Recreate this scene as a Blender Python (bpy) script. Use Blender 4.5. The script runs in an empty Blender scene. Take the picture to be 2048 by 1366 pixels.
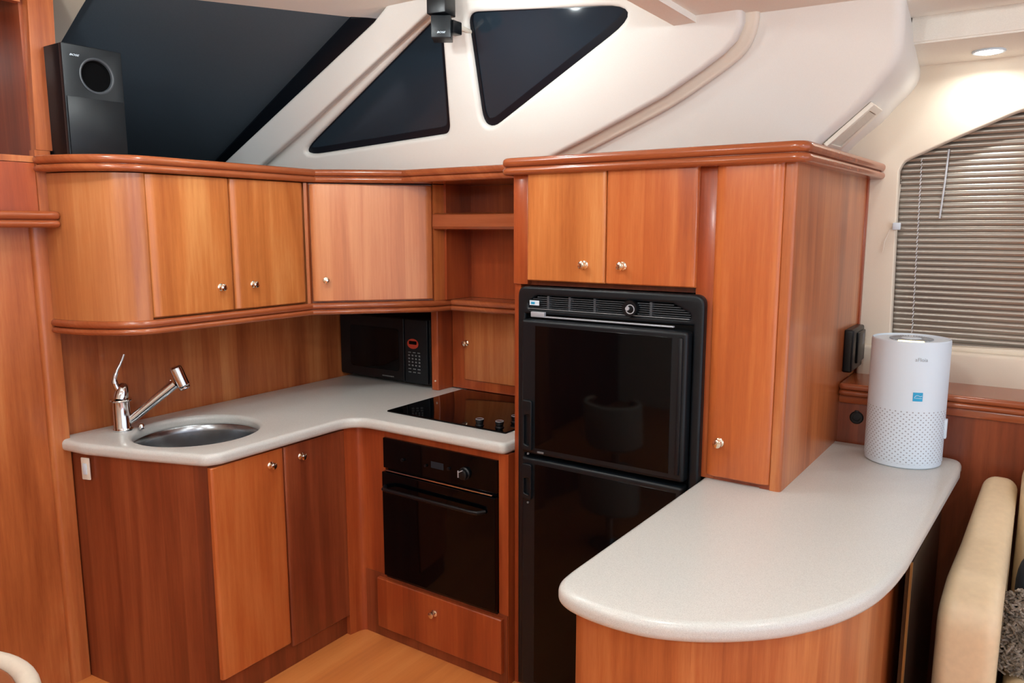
import bpy, bmesh, math, random
from mathutils import Vector, Matrix
random.seed(7)
SC = bpy.context.scene
COL = SC.collection
PI = math.pi

# ------------------------------------------------------------------ camera
F_PX, PITCH, YAW, EYE = 1525.0, math.atan(229/1525.0), math.radians(34.15), 1.65
cam = bpy.data.cameras.new('camera'); cam.sensor_width = 36; cam.lens = 36*F_PX/2048
cam.clip_start = .05
co = bpy.data.objects.new('camera', cam); COL.objects.link(co)
fh = Vector((-math.sin(YAW), math.cos(YAW), 0)); Rv = Vector((math.cos(YAW), math.sin(YAW), 0))
Fv = fh*math.cos(PITCH) - Vector((0,0,1))*math.sin(PITCH); Uv = Rv.cross(Fv)
co.matrix_world = Matrix(((Rv.x,Uv.x,-Fv.x,0),(Rv.y,Uv.y,-Fv.y,0),(Rv.z,Uv.z,-Fv.z,EYE),(0,0,0,1)))
SC.camera = co
# ------------------------------------------------------------------ view, world, lights
SC.view_settings.view_transform = 'Standard'; SC.view_settings.look = 'None'
SC.view_settings.exposure = 0.55; SC.view_settings.gamma = 1
w = bpy.data.worlds.new('world'); SC.world = w; w.use_nodes = True
w.node_tree.nodes['Background'].inputs[0].default_value = (.80,.85,1,1)
w.node_tree.nodes['Background'].inputs[1].default_value = 1.2  # ambient fill, added; it enters through the open aft side
def spot_disk(name, loc, power, size=.09, color=(.93,.965,1), spread=165, aim=None):
    l = bpy.data.lights.new(name, 'AREA'); l.shape = 'DISK'; l.size = size; l.energy = power
    l.color = color; l.spread = math.radians(spread)
    o = bpy.data.objects.new(name, l); COL.objects.link(o); o.location = loc
    if aim: o.rotation_euler = (Vector(aim)-Vector(loc)).to_track_quat('-Z','Y').to_euler()
    return o
CEIL = [(-1.48,2.02,2.27,2.2),(-.45,.95,2.20,9),(-1.35,.15,2.20,10),(.35,-.5,2.20,13),(-.9,-1.2,2.20,13),(.9,1.2,2.20,9),(-2.2,.9,2.36,6),(-1.72,1.42,2.36,8.5)]
for x,y,z,p in CEIL:
    l = bpy.data.lights.new('ceiling_lamp_light','POINT'); l.energy=p; l.shadow_soft_size=(.022 if p<3 else .045); l.color=(.91,.985,1)
    o = bpy.data.objects.new('ceiling_lamp_light',l); COL.objects.link(o); o.location=(x,y,z)
spot_disk('soffit_lamp_light', (-.165,2.90,2.172), .85, .085, (1,.98,.93), 165)

# ------------------------------------------------------------------ materials
def srgb(h):
    v = [int(h[i:i+2],16)/255 for i in (0,2,4)]
    return tuple((c/12.92 if c<=.04045 else ((c+.055)/1.055)**2.4) for c in v)+(1,)
def new_mat(name):
    m = bpy.data.materials.new(name); m.use_nodes = True
    nt = m.node_tree; b = nt.nodes['Principled BSDF']; return m, nt, b
def simple(name, col, rough=.5, metal=0, noise=0, nscale=80, bump=0, coat=0, spec=.5, emit=None, es=0, alpha=1):
    m, nt, b = new_mat(name)
    c = srgb(col)
    b.inputs['Roughness'].default_value = rough; b.inputs['Metallic'].default_value = metal
    b.inputs['Specular IOR Level'].default_value = spec
    b.inputs['Coat Weight'].default_value = coat
    tc = nt.nodes.new('ShaderNodeTexCoord'); n = nt.nodes.new('ShaderNodeTexNoise')
    n.inputs['Scale'].default_value = nscale; n.inputs['Detail'].default_value = 3
    nt.links.new(tc.outputs['Object'], n.inputs['Vector'])
    r = nt.nodes.new('ShaderNodeValToRGB')
    r.color_ramp.elements[0].position = .3; r.color_ramp.elements[1].position = .7
    r.color_ramp.elements[0].color = tuple(x*(1-noise) for x in c[:3])+(1,)
    r.color_ramp.elements[1].color = tuple(min(1,x*(1+noise)) for x in c[:3])+(1,)
    nt.links.new(n.outputs['Fac'], r.inputs['Fac']); nt.links.new(r.outputs['Color'], b.inputs['Base Color'])
    if bump:
        bp = nt.nodes.new('ShaderNodeBump'); bp.inputs['Strength'].default_value = bump; bp.inputs['Distance'].default_value = .001
        nt.links.new(n.outputs['Fac'], bp.inputs['Height']); nt.links.new(bp.outputs['Normal'], b.inputs['Normal'])
    if emit:
        b.inputs['Emission Color'].default_value = srgb(emit); b.inputs['Emission Strength'].default_value = es
    return m
def wood(name, dark, mid, light, axis='Z', rough=.28, strips=.085, contrast=1.0, scale=1.0):
    """cherry veneer: grain along axis, wide strips across, fine pores"""
    m, nt, b = new_mat(name); N = nt.nodes; L = nt.links
    tc = N.new('ShaderNodeTexCoord'); oi = N.new('ShaderNodeObjectInfo')
    off = N.new('ShaderNodeVectorMath'); off.operation = 'SCALE'; off.inputs[0].default_value = (3.1,5.7,7.3)
    L.new(oi.outputs['Random'], off.inputs['Scale'])
    add = N.new('ShaderNodeVectorMath'); add.operation = 'ADD'
    L.new(tc.outputs['Object'], add.inputs[0]); L.new(off.outputs[0], add.inputs[1])
    sep = N.new('ShaderNodeSeparateXYZ'); L.new(add.outputs[0], sep.inputs[0])
    names = {'Z':('X','Y','Z'),'X':('Y','Z','X'),'Y':('X','Z','Y')}[axis]
    s = N.new('ShaderNodeMath'); s.operation = 'ADD'; L.new(sep.outputs[names[0]], s.inputs[0]); L.new(sep.outputs[names[1]], s.inputs[1])
    def comb(ku, kl, src=None):
        cx = N.new('ShaderNodeCombineXYZ')
        a = N.new('ShaderNodeMath'); a.operation='MULTIPLY'; a.inputs[1].default_value = ku*scale; L.new(s.outputs[0], a.inputs[0])
        c = N.new('ShaderNodeMath'); c.operation='MULTIPLY'; c.inputs[1].default_value = kl*scale; L.new(sep.outputs[names[2]], c.inputs[0])
        L.new(a.outputs[0], cx.inputs[0]); L.new(c.outputs[0], cx.inputs[1]); return cx
    # broad figure
    n1 = N.new('ShaderNodeTexNoise'); n1.inputs['Scale'].default_value = 1; n1.inputs['Detail'].default_value = 4; n1.inputs['Distortion'].default_value = .6
    L.new(comb(9,.9).outputs[0], n1.inputs['Vector'])
    n2 = N.new('ShaderNodeTexNoise'); n2.inputs['Scale'].default_value = 1; n2.inputs['Detail'].default_value = 6
    L.new(comb(75,3.0).outputs[0], n2.inputs['Vector'])
    n3 = N.new('ShaderNodeTexNoise'); n3.inputs['Scale'].default_value = 1; n3.inputs['Detail'].default_value = 2
    L.new(comb(420,22).outputs[0], n3.inputs['Vector'])
    # strips
    st = N.new('ShaderNodeMath'); st.operation='DIVIDE'; st.inputs[1].default_value = strips; L.new(s.outputs[0], st.inputs[0])
    fl = N.new('ShaderNodeMath'); fl.operation='FLOOR'; L.new(st.outputs[0], fl.inputs[0])
    wn = N.new('ShaderNodeTexWhiteNoise'); wn.noise_dimensions='1D'; L.new(fl.outputs[0], wn.inputs['W'])
    def mul(a, k):
        x = N.new('ShaderNodeMath'); x.operation='MULTIPLY'; x.inputs[1].default_value = k; L.new(a, x.inputs[0]); return x.outputs[0]
    def plus(a, c):
        x = N.new('ShaderNodeMath'); x.operation='ADD'; L.new(a, x.inputs[0]); L.new(c, x.inputs[1]); return x.outputs[0]
    f = plus(plus(plus(mul(n1.outputs['Fac'],1.25*contrast), mul(n2.outputs['Fac'],.50*contrast)), mul(n3.outputs['Fac'],.22*contrast)), mul(wn.outputs['Value'],.20*contrast))
    sb = N.new('ShaderNodeMath'); sb.operation='SUBTRACT'; sb.inputs[1].default_value = 1.085*contrast-.5; L.new(f, sb.inputs[0])
    r = N.new('ShaderNodeValToRGB'); e = r.color_ramp.elements
    e[0].position=.12; e[0].color=srgb(dark); e[1].position=.88; e[1].color=srgb(light)
    k = e.new(.5); k.color=srgb(mid)
    L.new(sb.outputs[0], r.inputs['Fac']); L.new(r.outputs['Color'], b.inputs['Base Color'])
    b.inputs['Roughness'].default_value = rough
    b.inputs['Specular IOR Level'].default_value = .45
    b.inputs['Coat Weight'].default_value = .25; b.inputs['Coat Roughness'].default_value = .15
    return m
M = {}
M['wood']   = wood('cherry_veneer', '8C4420','B06234','CC8650')
M['woodL']  = wood('cherry_veneer_light', 'A85C2A','C6783E','DC9A5C')
M['woodP']  = wood('cherry_veneer_pinkish', 'A8603A','C67A4A','DA9664', contrast=.8)
M['woodM']  = wood('cherry_veneer_russet', '9A4822','B8602E','CE7C44')
M['woodC']  = wood('cherry_veneer_curved', '9C5630','BA7442','CE925E', contrast=.8)
M['woodD']  = wood('cherry_veneer_dimmed', '622A17','803C22','9C5230')  # same cherry, colour darkened for the weak light on the base cabinets
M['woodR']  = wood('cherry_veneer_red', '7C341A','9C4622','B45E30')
M['railX']  = wood('cherry_moulding_x', '7C3C20','984E2C','B0663C', axis='X', rough=.2, strips=.9, scale=1.3, contrast=.6)
M['railY']  = wood('cherry_moulding_y', '7C3C20','984E2C','B0663C', axis='Y', rough=.2, strips=.9, scale=1.3, contrast=.6)
M['floor']  = wood('floor_planks', 'C06E38','D88444','E89A58', axis='Y', rough=.35, strips=.11, contrast=.7)
M['gap']    = simple('dark_gap', '140805', .8)
def corian():
    m, nt, b = new_mat('speckled_solid_surface'); N=nt.nodes; L=nt.links
    tc=N.new('ShaderNodeTexCoord'); v=N.new('ShaderNodeTexNoise'); v.inputs['Scale'].default_value=700; v.inputs['Detail'].default_value=2
    L.new(tc.outputs['Object'], v.inputs['Vector'])
    r=N.new('ShaderNodeValToRGB'); e=r.color_ramp.elements
    e[0].position=.33; e[0].color=srgb('BDBEBA'); e[1].position=.68; e[1].color=srgb('D8D9D5'); k=e.new(.48); k.color=srgb('CCCDC9')
    L.new(v.outputs['Fac'], r.inputs['Fac']); L.new(r.outputs['Color'], b.inputs['Base Color'])
    b.inputs['Roughness'].default_value=.3; b.inputs['Coat Weight'].default_value=.1
    return m
M['corian'] = corian()
M['cream']  = simple('cream_vinyl', 'E0DED8', .6, noise=.02, nscale=500, bump=.15)
M['creamW'] = simple('cream_wall_vinyl', 'E4DAC8', .6, noise=.02, nscale=400, bump=.1)
M['creamD'] = simple('beige_padding', 'CDBFAB', .6, noise=.02, nscale=500, bump=.1)
M['tan']    = simple('ridge_shade_vinyl', 'DFD6C8', .55, noise=.02, nscale=400, bump=.1)  # tan tint paints the soft shade along the panel ridge
M['ceil']   = simple('ceiling_vinyl', 'F0EDE4', .7, noise=.03, nscale=300, bump=.2)
M['white']  = simple('white_plastic', 'D3E2EE', .4)
M['ivory']  = simple('ivory_plastic', 'E6E0D2', .4)
M['mesh']   = simple('dark_window_cover', '434E56', .55, noise=.3, nscale=900, bump=.2)
M['glassD'] = simple('tinted_dark_glass', '222C35', .1, spec=.35)
M['band']   = simple('black_glass_border', '0B1119', .3, spec=.3)
M['black']  = simple('black_plastic', '090C10', .35, spec=.35, noise=.1, nscale=300)
M['blackS'] = simple('black_satin_plastic', '0D1318', .38, spec=.32, noise=.08, nscale=600, bump=.15)
M['blackG'] = simple('black_gloss_glass', '010305', .06, spec=.2)
M['chrome'] = simple('chrome', 'D8DADC', .09, metal=1)
M['steel']  = simple('brushed_steel', '9EA2A6', .25, metal=1, noise=.1, nscale=40)
M['knob']   = simple('polished_nickel', 'E8DCC8', .12, metal=1)
M['grey2']  = simple('pale_grey_print', '9AA0A6', .5)
M['silver'] = simple('silver_paint', 'B4B8C0', .4, metal=.3)
M['grey']   = simple('dim_grey_print', '6C6F72', .5)
M['leather']= simple('cream_leather', 'DDC7A4', .42, noise=.04, nscale=60, bump=.3)
M['leatherW']= simple('ivory_leather', 'DDD3C2', .42, noise=.04, nscale=60, bump=.3)
M['brownL'] = simple('tan_brown_leather', '8A4B26', .5, noise=.06, nscale=60)
M['slat']   = simple('satin_taupe_slat', '99938B', .34, metal=.75)
M['cord']   = simple('white_cord', 'D8DCE2', .6)
M['clear']  = simple('frosted_wand', 'C4CAD0', .2)
M['red']    = simple('red_label', 'B03826', .4)
M['blue']   = simple('blue_sticker', '1D9FD0', .4)
M['lens']   = simple('lamp_lens', 'FFFFFF', .4, emit='FFFCF4', es=9)
M['glow']   = simple('lit_display', 'FFF4C8', .4, emit='FFE9A8', es=1.4)
M['louv']   = simple('grey_louvre', '3C4146', .4)
M['smoke']  = simple('smoked_shadow_panel', '20120C', .25)  # dark panel, with the shadow beside the sofa mixed into its colour
M['brass']  = simple('brass_edge', '8C7850', .4, metal=.8)
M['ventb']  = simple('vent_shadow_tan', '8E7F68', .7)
M['void']   = simple('deep_black', '020203', .9, spec=.1)
M['fuzz']   = simple('dark_grey_yarn', '857B70', .9, noise=.7, nscale=40)
M['navy']   = simple('navy_fabric', '0E1520', .8)
def perf():
    m, nt, b = new_mat('perforated_white_plastic'); N=nt.nodes; L=nt.links
    uv=N.new('ShaderNodeUVMap'); uv.uv_map='UVMap'; sp=N.new('ShaderNodeSeparateXYZ'); L.new(uv.outputs[0], sp.inputs[0])
    def mm(op,a,bv=None,c=None):
        x=N.new('ShaderNodeMath'); x.operation=op
        if isinstance(a,(int,float)): x.inputs[0].default_value=a
        else: L.new(a,x.inputs[0])
        if bv is not None:
            if isinstance(bv,(int,float)): x.inputs[1].default_value=bv
            else: L.new(bv,x.inputs[1])
        return x.outputs[0]
    u=mm('MULTIPLY',sp.outputs[0],2*PI); v=mm('MULTIPLY',sp.outputs[1],2*PI)
    c=mm('MULTIPLY',mm('COSINE',u),mm('COSINE',v))
    a=mm('GREATER_THAN',c,.60)
    mix=N.new('ShaderNodeMix'); mix.data_type='RGBA'; L.new(a,mix.inputs[0]); mix.inputs[6].default_value=srgb('D3E2EE'); mix.inputs[7].default_value=srgb('9CA4AD')
    L.new(mix.outputs[2], b.inputs['Base Color']); b.inputs['Roughness'].default_value=.4
    return m
M['perf'] = perf()

# ------------------------------------------------------------------ helpers
WL = {}
def tag(o, label=None, cat=None, group=None, kind=None):
    if label: o['label']=label
    if cat: o['category']=cat
    if group: o['group']=group
    if kind: o['kind']=kind
    return o
def thing(name, label, cat, loc=(0,0,0), group=None):
    o = bpy.data.objects.new(name, None); COL.objects.link(o); o.empty_display_size=.05
    o.location = loc; WL[o]=Vector(loc); return tag(o,label,cat,group)
def link(me, name, mat, parent=None, smooth=True):
    vs = [v.co for v in me.vertices]
    mn = Vector((min(v.x for v in vs),min(v.y for v in vs),min(v.z for v in vs))); mx = Vector((max(v.x for v in vs),max(v.y for v in vs),max(v.z for v in vs)))
    c = Vector(((mn.x+mx.x)/2,(mn.y+mx.y)/2,mn.z))
    me.transform(Matrix.Translation(-c))
    if not me.materials: me.materials.append(mat)
    if smooth:
        me.shade_smooth(); me.set_sharp_from_angle(angle=math.radians(32))
    me.name = name
    o = bpy.data.objects.new(name, me); COL.objects.link(o); WL[o]=c
    if parent is not None:
        o.parent = parent; o.location = c - WL[parent]
    else: o.location = c
    return o
def fin(bm, name, mat, parent=None, smooth=True, mx=None):
    if mx is not None: bmesh.ops.transform(bm, matrix=mx, verts=bm.verts)
    bmesh.ops.recalc_face_normals(bm, faces=bm.faces)
    me = bpy.data.meshes.new(name); bm.to_mesh(me); bm.free()
    return link(me, name, mat, parent, smooth)
def struct(o): o['kind']='structure'; return o
def add_box(bm, x0,x1,y0,y1,z0,z1, bev=0, seg=2, mx=None, edges=None):
    r = bmesh.ops.create_cube(bm, size=1, matrix=Matrix.Translation(((x0+x1)/2,(y0+y1)/2,(z0+z1)/2))@Matrix.Diagonal((x1-x0,y1-y0,z1-z0,1)))
    vs = r['verts']
    if bev:
        es = list({e for v in vs for e in v.link_edges})
        if edges=='z': es=[e for e in es if abs(e.verts[0].co.z-e.verts[1].co.z)>1e-6]
        if edges=='x': es=[e for e in es if abs(e.verts[0].co.x-e.verts[1].co.x)>1e-6]
        if edges=='y': es=[e for e in es if abs(e.verts[0].co.y-e.verts[1].co.y)>1e-6]
        rr = bmesh.ops.bevel(bm, geom=es, offset=bev, segments=seg, affect='EDGES', profile=.5)
        vs = list({v for v in rr['verts']}|{v for v in vs if v.is_valid})
    if mx is not None: bmesh.ops.transform(bm, matrix=mx, verts=[v for v in vs if v.is_valid])
def box(name, x0,x1,y0,y1,z0,z1, mat, parent=None, bev=0, seg=2, mx=None, edges=None):
    bm = bmesh.new(); add_box(bm,x0,x1,y0,y1,z0,z1,bev,seg,None,edges); return fin(bm,name,mat,parent,mx=mx)
def add_cyl(bm, p0, p1, r0, r1=None, seg=24, caps=True):
    p0=Vector(p0); p1=Vector(p1); r1 = r0 if r1 is None else r1
    d=p1-p0; q=d.to_track_quat('Z','Y').to_matrix().to_4x4()
    bmesh.ops.create_cone(bm, cap_ends=caps, segments=seg, radius1=r0, radius2=r1, depth=d.length, matrix=Matrix.Translation((p0+p1)/2)@q)
def cyl(name,p0,p1,r,mat,parent=None,r1=None,seg=28):
    bm=bmesh.new(); add_cyl(bm,p0,p1,r,r1,seg); return fin(bm,name,mat,parent)
def add_lathe(bm, prof, seg=32, mx=None):
    """prof: list (r,z)"""
    rings=[]
    for r,z in prof:
        if r<1e-6: rings.append([bm.verts.new((0,0,z))])
        else: rings.append([bm.verts.new((r*math.cos(2*PI*i/seg),r*math.sin(2*PI*i/seg),z)) for i in range(seg)])
    for a,c in zip(rings,rings[1:]):
        for i in range(seg):
            j=(i+1)%seg
            if len(a)==1 and len(c)==1: break
            if len(a)==1: bm.faces.new((a[0],c[i],c[j]))
            elif len(c)==1: bm.faces.new((a[i],a[j],c[0]))
            else: bm.faces.new((a[i],a[j],c[j],c[i]))
    vs=[v for r in rings for v in r]
    if mx is not None: bmesh.ops.transform(bm, matrix=mx, verts=vs)
def lathe(name, prof, mat, parent=None, mx=None, seg=32):
    bm=bmesh.new(); add_lathe(bm,prof,seg); return fin(bm,name,mat,parent,mx=mx)
def add_tube(bm, pts, r, seg=10, closed=False, flat=1.0):
    pts=[Vector(p) for p in pts]; rings=[]
    n=len(pts); rad = r if isinstance(r,(list,tuple)) else [r]*n
    up=Vector((0,0,1)); prev=None
    for i,p in enumerate(pts):
        t=(pts[min(i+1,n-1)]-pts[max(i-1,0)]).normalized()
        a = prev if prev else (up.cross(t) if abs(t.z)<.95 else Vector((1,0,0)))
        a = (a - t*a.dot(t)).normalized(); prev=a; b2=t.cross(a)
        rings.append([bm.verts.new(p+a*(rad[i]*math.cos(2*PI*k/seg))+b2*(rad[i]*flat*math.sin(2*PI*k/seg))) for k in range(seg)])
    for a,c in zip(rings,rings[1:]):
        for k in range(seg): bm.faces.new((a[k],a[(k+1)%seg],c[(k+1)%seg],c[k]))
    bm.faces.new(rings[0][::-1]); bm.faces.new(rings[-1])
def tube(name, pts, r, mat, parent=None, seg=10, flat=1.0):
    bm=bmesh.new(); add_tube(bm,pts,r,seg,flat=flat); return fin(bm,name,mat,parent)
def fillet(pts, r, n=6):
    """round polygon corners; r a number or a list"""
    out=[]; k=len(pts)
    for i in range(k):
        p=Vector(pts[i]); a=Vector(pts[i-1]); c=Vector(pts[(i+1)%k]); rr = r[i] if isinstance(r,(list,tuple)) else r
        if rr<=0: out.append(tuple(p)); continue
        u=(a-p).normalized(); v=(c-p).normalized(); ang=u.angle(v)
        if ang>PI-.05: out.append(tuple(p)); continue
        d=min(rr/math.tan(ang/2), (a-p).length*.49, (c-p).length*.49)
        s=p+u*d; e=p+v*d
        for j in range(n+1):
            t=j/n; q=s*(1-t)**2+p*2*t*(1-t)+e*t*t; out.append(tuple(q))
    return out
def spline(pts, n=8, closed=False):
    """catmull-rom through points"""
    out=[]; k=len(pts); P=[Vector(p) for p in pts]
    rng=range(k) if closed else range(k-1)
    for i in rng:
        if closed: a,b2,c,d=P[(i-1)%k],P[i],P[(i+1)%k],P[(i+2)%k]
        else: a,b2,c,d=P[max(i-1,0)],P[i],P[i+1],P[min(i+2,k-1)]
        for j in range(n):
            t=j/n; out.append(tuple(.5*((2*b2)+(c-a)*t+(2*a-5*b2+4*c-d)*t*t+(3*b2-a-3*c+d)*t**3)))
    if not closed: out.append(tuple(P[-1]))
    return out
def plate_mesh(outline, t, holes=(), bev=0, bres=3, mx=None):
    """flat outline (2D) with holes, thickness t from local z=0 up, rounded rims"""
    cu=bpy.data.curves.new('tmp','CURVE'); cu.dimensions='2D'; cu.fill_mode='BOTH'
    cu.extrude=max(t/2-bev,1e-5); cu.bevel_depth=bev; cu.bevel_resolution=bres; cu.offset=-bev
    for poly in [outline]+list(holes):
        s=cu.splines.new('POLY'); s.points.add(len(poly)-1); s.use_cyclic_u=True
        for p,q in zip(s.points,poly): p.co=(q[0],q[1],0,1)
    o=bpy.data.objects.new('tmp',cu); COL.objects.link(o)
    dg=bpy.context.evaluated_depsgraph_get(); me=bpy.data.meshes.new_from_object(o.evaluated_get(dg))
    bpy.data.objects.remove(o); bpy.data.curves.remove(cu)
    bm=bmesh.new(); bm.from_mesh(me); bmesh.ops.remove_doubles(bm, verts=bm.verts, dist=1e-5); bmesh.ops.recalc_face_normals(bm, faces=bm.faces)
    bmesh.ops.translate(bm, vec=(0,0,t/2), verts=bm.verts)
    if mx is not None: bmesh.ops.transform(bm, matrix=mx, verts=bm.verts)
    bm.to_mesh(me); bm.free(); me.materials.clear()
    return me
def plate(name, outline, t, mat, parent=None, holes=(), bev=0, bres=3, mx=None, z=None):
    if z is not None: mx=Matrix.Translation((0,0,z))
    return link(plate_mesh(outline,t,holes,bev,bres,mx), name, mat, parent)
def merge(meshes):
    bm=bmesh.new()
    for m in meshes: bm.from_mesh(m)
    me=bpy.data.meshes.new('m'); bm.to_mesh(me); bm.free(); return me
def frame(o, u, v):
    """matrix mapping local x->u, y->v, z->u x v at origin o"""
    u=Vector(u).normalized(); v=Vector(v); n=u.cross(v).normalized(); v=n.cross(u)
    return Matrix(((u.x,v.x,n.x,o[0]),(u.y,v.y,n.y,o[1]),(u.z,v.z,n.z,o[2]),(0,0,0,1)))
def crown(name, outline, z0, z1, mat, parent, grow=.012):
    """two stacked rounded boards: lower bead a little narrower than the upper one"""
    h=(z1-z0); a=h*.45
    ctr=None
    m1=plate_mesh(outline, a, bev=a*.49, bres=4, mx=Matrix.Translation((0,0,z0)))
    m2=plate_mesh(outline, h-a-.001, bev=(h-a)*.45, bres=4, mx=Matrix.Translation((0,0,z0+a+.001)))
    m3=plate_mesh(inset(outline,.013), h*.6, mx=Matrix.Translation((0,0,z0+h*.2)))
    me=merge([m1,m2,m3]); return link(me,name,mat,parent)
def inset(pts, d):
    out=[]; k=len(pts); area=sum(pts[i-1][0]*pts[i][1]-pts[i][0]*pts[i-1][1] for i in range(k)); sg=1 if area>0 else -1
    for i in range(k):
        p=Vector(pts[i][:2]); a=Vector(pts[i-1][:2]); c=Vector(pts[(i+1)%k][:2])
        e1=(p-a); e2=(c-p)
        if e1.length<1e-7: e1=e2
        if e2.length<1e-7: e2=e1
        n1=Vector((-e1.y,e1.x)).normalized()*sg; n2=Vector((-e2.y,e2.x)).normalized()*sg
        n=(n1+n2); n=n.normalized() if n.length>1e-6 else n1
        kk=max(.5,n.dot(n1)); out.append(tuple(p+n*(d/kk)))
    return out
def text_mesh(s, size, ext=.0006, shear=0):
    cu=bpy.data.curves.new('tmp','FONT'); cu.body=s; cu.size=size; cu.extrude=ext; cu.align_x='CENTER'; cu.align_y='CENTER'; cu.shear=shear
    o=bpy.data.objects.new('tmp',cu); COL.objects.link(o)
    dg=bpy.context.evaluated_depsgraph_get(); me=bpy.data.meshes.new_from_object(o.evaluated_get(dg))
    bpy.data.objects.remove(o); bpy.data.curves.remove(cu); me.materials.clear(); return me
def lettering(name, s, size, mx, mat, parent, ext=.0006, shear=0):
    me=text_mesh(s,size,ext,shear); me.transform(mx); return link(me,name,mat,parent,smooth=False)

def knob(parent, p, n, name='knob', r=.0135):
    """small round pull: rose, neck and button, axis n from the door face at p"""
    q=Vector(n).to_track_quat('Z','Y').to_matrix().to_4x4(); mx=Matrix.Translation(p)@q
    prof=[(0,0),(r*1.0,0),(r*1.0,.002),(r*.8,.004),(r*.42,.006),(r*.40,.012),(r*.75,.015),(r*.98,.019),(r*.9,.023),(r*.55,.0255),(0,.026)]
    k=lathe(name, prof, M['knob'], parent, mx=mx, seg=24); k['label']='polished metal pull knob'; return k

# =================================================================== ROOM SHELL
KL=.35                                   # the cabin side leans inward as it rises
def side(x, z, off):                     # point on the leaning side: off = its y at z=1.88
    return Vector((x, off-KL*(z-1.88), z))
FX0, FX1 = -2.95, 2.6
struct(box('floor', FX0, FX1, -2.4, 3.1, -.05, 0, M['floor']))
# forward bulkhead/backsplash (x) and the hull side behind the stove (y)
struct(box('wall_left', -2.90,-2.825, 1.20,3.15, 0,1.88, M['wood']))
struct(box('wall_back', -2.90,-.50, 3.05,3.15, 0,1.885, M['wood']))
# ceiling: aft panels, raised forward panel
def quad_slab(name, pts, t, mat):
    bm=bmesh.new(); a=[bm.verts.new(p) for p in pts]; b2=[bm.verts.new((p[0],p[1],p[2]+t)) for p in pts]
    n=len(pts); bm.faces.new(a); bm.faces.new(b2[::-1])
    for i in range(n): bm.faces.new((a[i],a[(i+1)%n],b2[(i+1)%n],b2[i]))
    return fin(bm,name,mat,smooth=False)
ceil=struct(quad_slab('ceiling', [(-.96,-2.4,2.283),(-.96,2.46,2.283),(.0,2.46,2.262),(2.6,2.46,2.262),(2.6,-2.4,2.262),(.0,-2.4,2.262)], .06, M['ceil']))
struct(quad_slab('ceiling', [(-2.572,1.764,2.46),(-2.20,2.37,2.46),(-1.95,2.6,2.46),(-.93,2.60,2.44),(-.93,-2.4,2.44),(-2.95,-2.4,2.44),(-2.95,1.15,2.46)], .06, M['ceil']))
struct(quad_slab('trim_1', [(-1.04,-2.4,2.287),(-.97,2.5,2.262),(-.90,2.5,2.262),(-.93,-2.4,2.27)], .20, M['ceil']))
for i,xx in enumerate((-.18,.62)):
    struct(box('trim_%d'%(i+2), xx-.004,xx+.004,-2.4,2.45,2.2585,2.263, M['creamD']))
# windshield
W0=Vector((-2.572,1.764,2.460)); WN=Vector((-.3091,.1913,.93159))
def wsp(x,y): return Vector((x,y,W0.z-(WN.x*(x-W0.x)+WN.y*(y-W0.y))/WN.z))
bm=bmesh.new()
pts=[(-2.572,1.764),(-2.78,1.42),(-3.1,1.15),(-4.5,1.5),(-4.5,3.1),(-3.50,2.95),(-1.9,2.85)]
a=[bm.verts.new(wsp(*p)) for p in pts]; b2=[bm.verts.new(wsp(*p)+Vector((0,0,.03))) for p in pts]; n=len(pts)
bm.faces.new(a); bm.faces.new(b2[::-1])
for i in range(n): bm.faces.new((a[i],a[(i+1)%n],b2[(i+1)%n],b2[i]))
ws=struct(fin(bm,'window_1',M['mesh'],smooth=False))
bm=bmesh.new(); q=[(-3.70,2.58),(-3.78,2.53),(-2.274,2.235),(-2.20,2.31)]
lo=[bm.verts.new(wsp(*p)-Vector((0,0,.008))) for p in q]; hi=[bm.verts.new(wsp(*p)) for p in q]; bm.faces.new(lo); bm.faces.new(hi)
for i in range(4): bm.faces.new((lo[i],lo[(i+1)%4],hi[(i+1)%4],hi[i]))
fin(bm,'border',M['band'],ws,smooth=False)
# shelf behind the upper cabinets, up to the windshield
struct(quad_slab('trim_4', [(-2.86,1.24,1.80),(-2.86,3.1,1.80),(-4.2,3.1,1.90),(-4.2,1.1,1.90)], .04, M['mesh']))
cq=[(-2.60,1.36),(-2.654,1.455),(-2.828,1.478),(-3.136,1.523),(-3.60,1.60),(-3.60,.6),(-2.60,.6)]
struct(quad_slab('trim_5', [tuple(wsp(*p)-Vector((0,0,.03))) for p in cq], .028, M['creamD']))
# leaning cabin side, with window cut-outs
u=Vector((1,0,0)); v=Vector((0,-KL,1)).normalized(); sv=math.sqrt(1+KL*KL)
def sidemx(off): return frame((0,off,1.88),u,v)     # local y measured up the slope from z=1.88; local z points -y (to the room)
def sp(p): return (p[0],(p[1]-1.88)*sv)             # (x,z) -> local
win1=[(-2.80,2.005),(-2.745,1.995),(-1.975,2.045),(-1.925,2.10),(-1.862,2.36),(-1.895,2.425),(-1.95,2.40)]
win1=fillet([sp((-2.86,1.985)),sp((-1.935,2.03)),sp((-1.855,2.445))],[.035,.05,.03],8)
win2=fillet([sp((-1.745,2.425)),sp((-1.775,2.015)),sp((-1.045,2.352))],[.045,.055,.05],8)
side_out=[sp(p) for p in [(-3.62,1.86),(-1.66,1.86),(-1.491,1.92),(-1.33,1.975),(-1.174,2.031),(-1.03,2.085),(-.901,2.147),(-.83,2.185),(-.79,2.215),(-.765,2.26),(-.755,2.50),(-2.05,2.50),(-2.11,2.435),(-3.32,1.97)]]
struct(plate('wall_back', side_out, .06, M['cream'], holes=[win1,win2], bev=.018, bres=5, mx=sidemx(2.52)))
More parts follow.
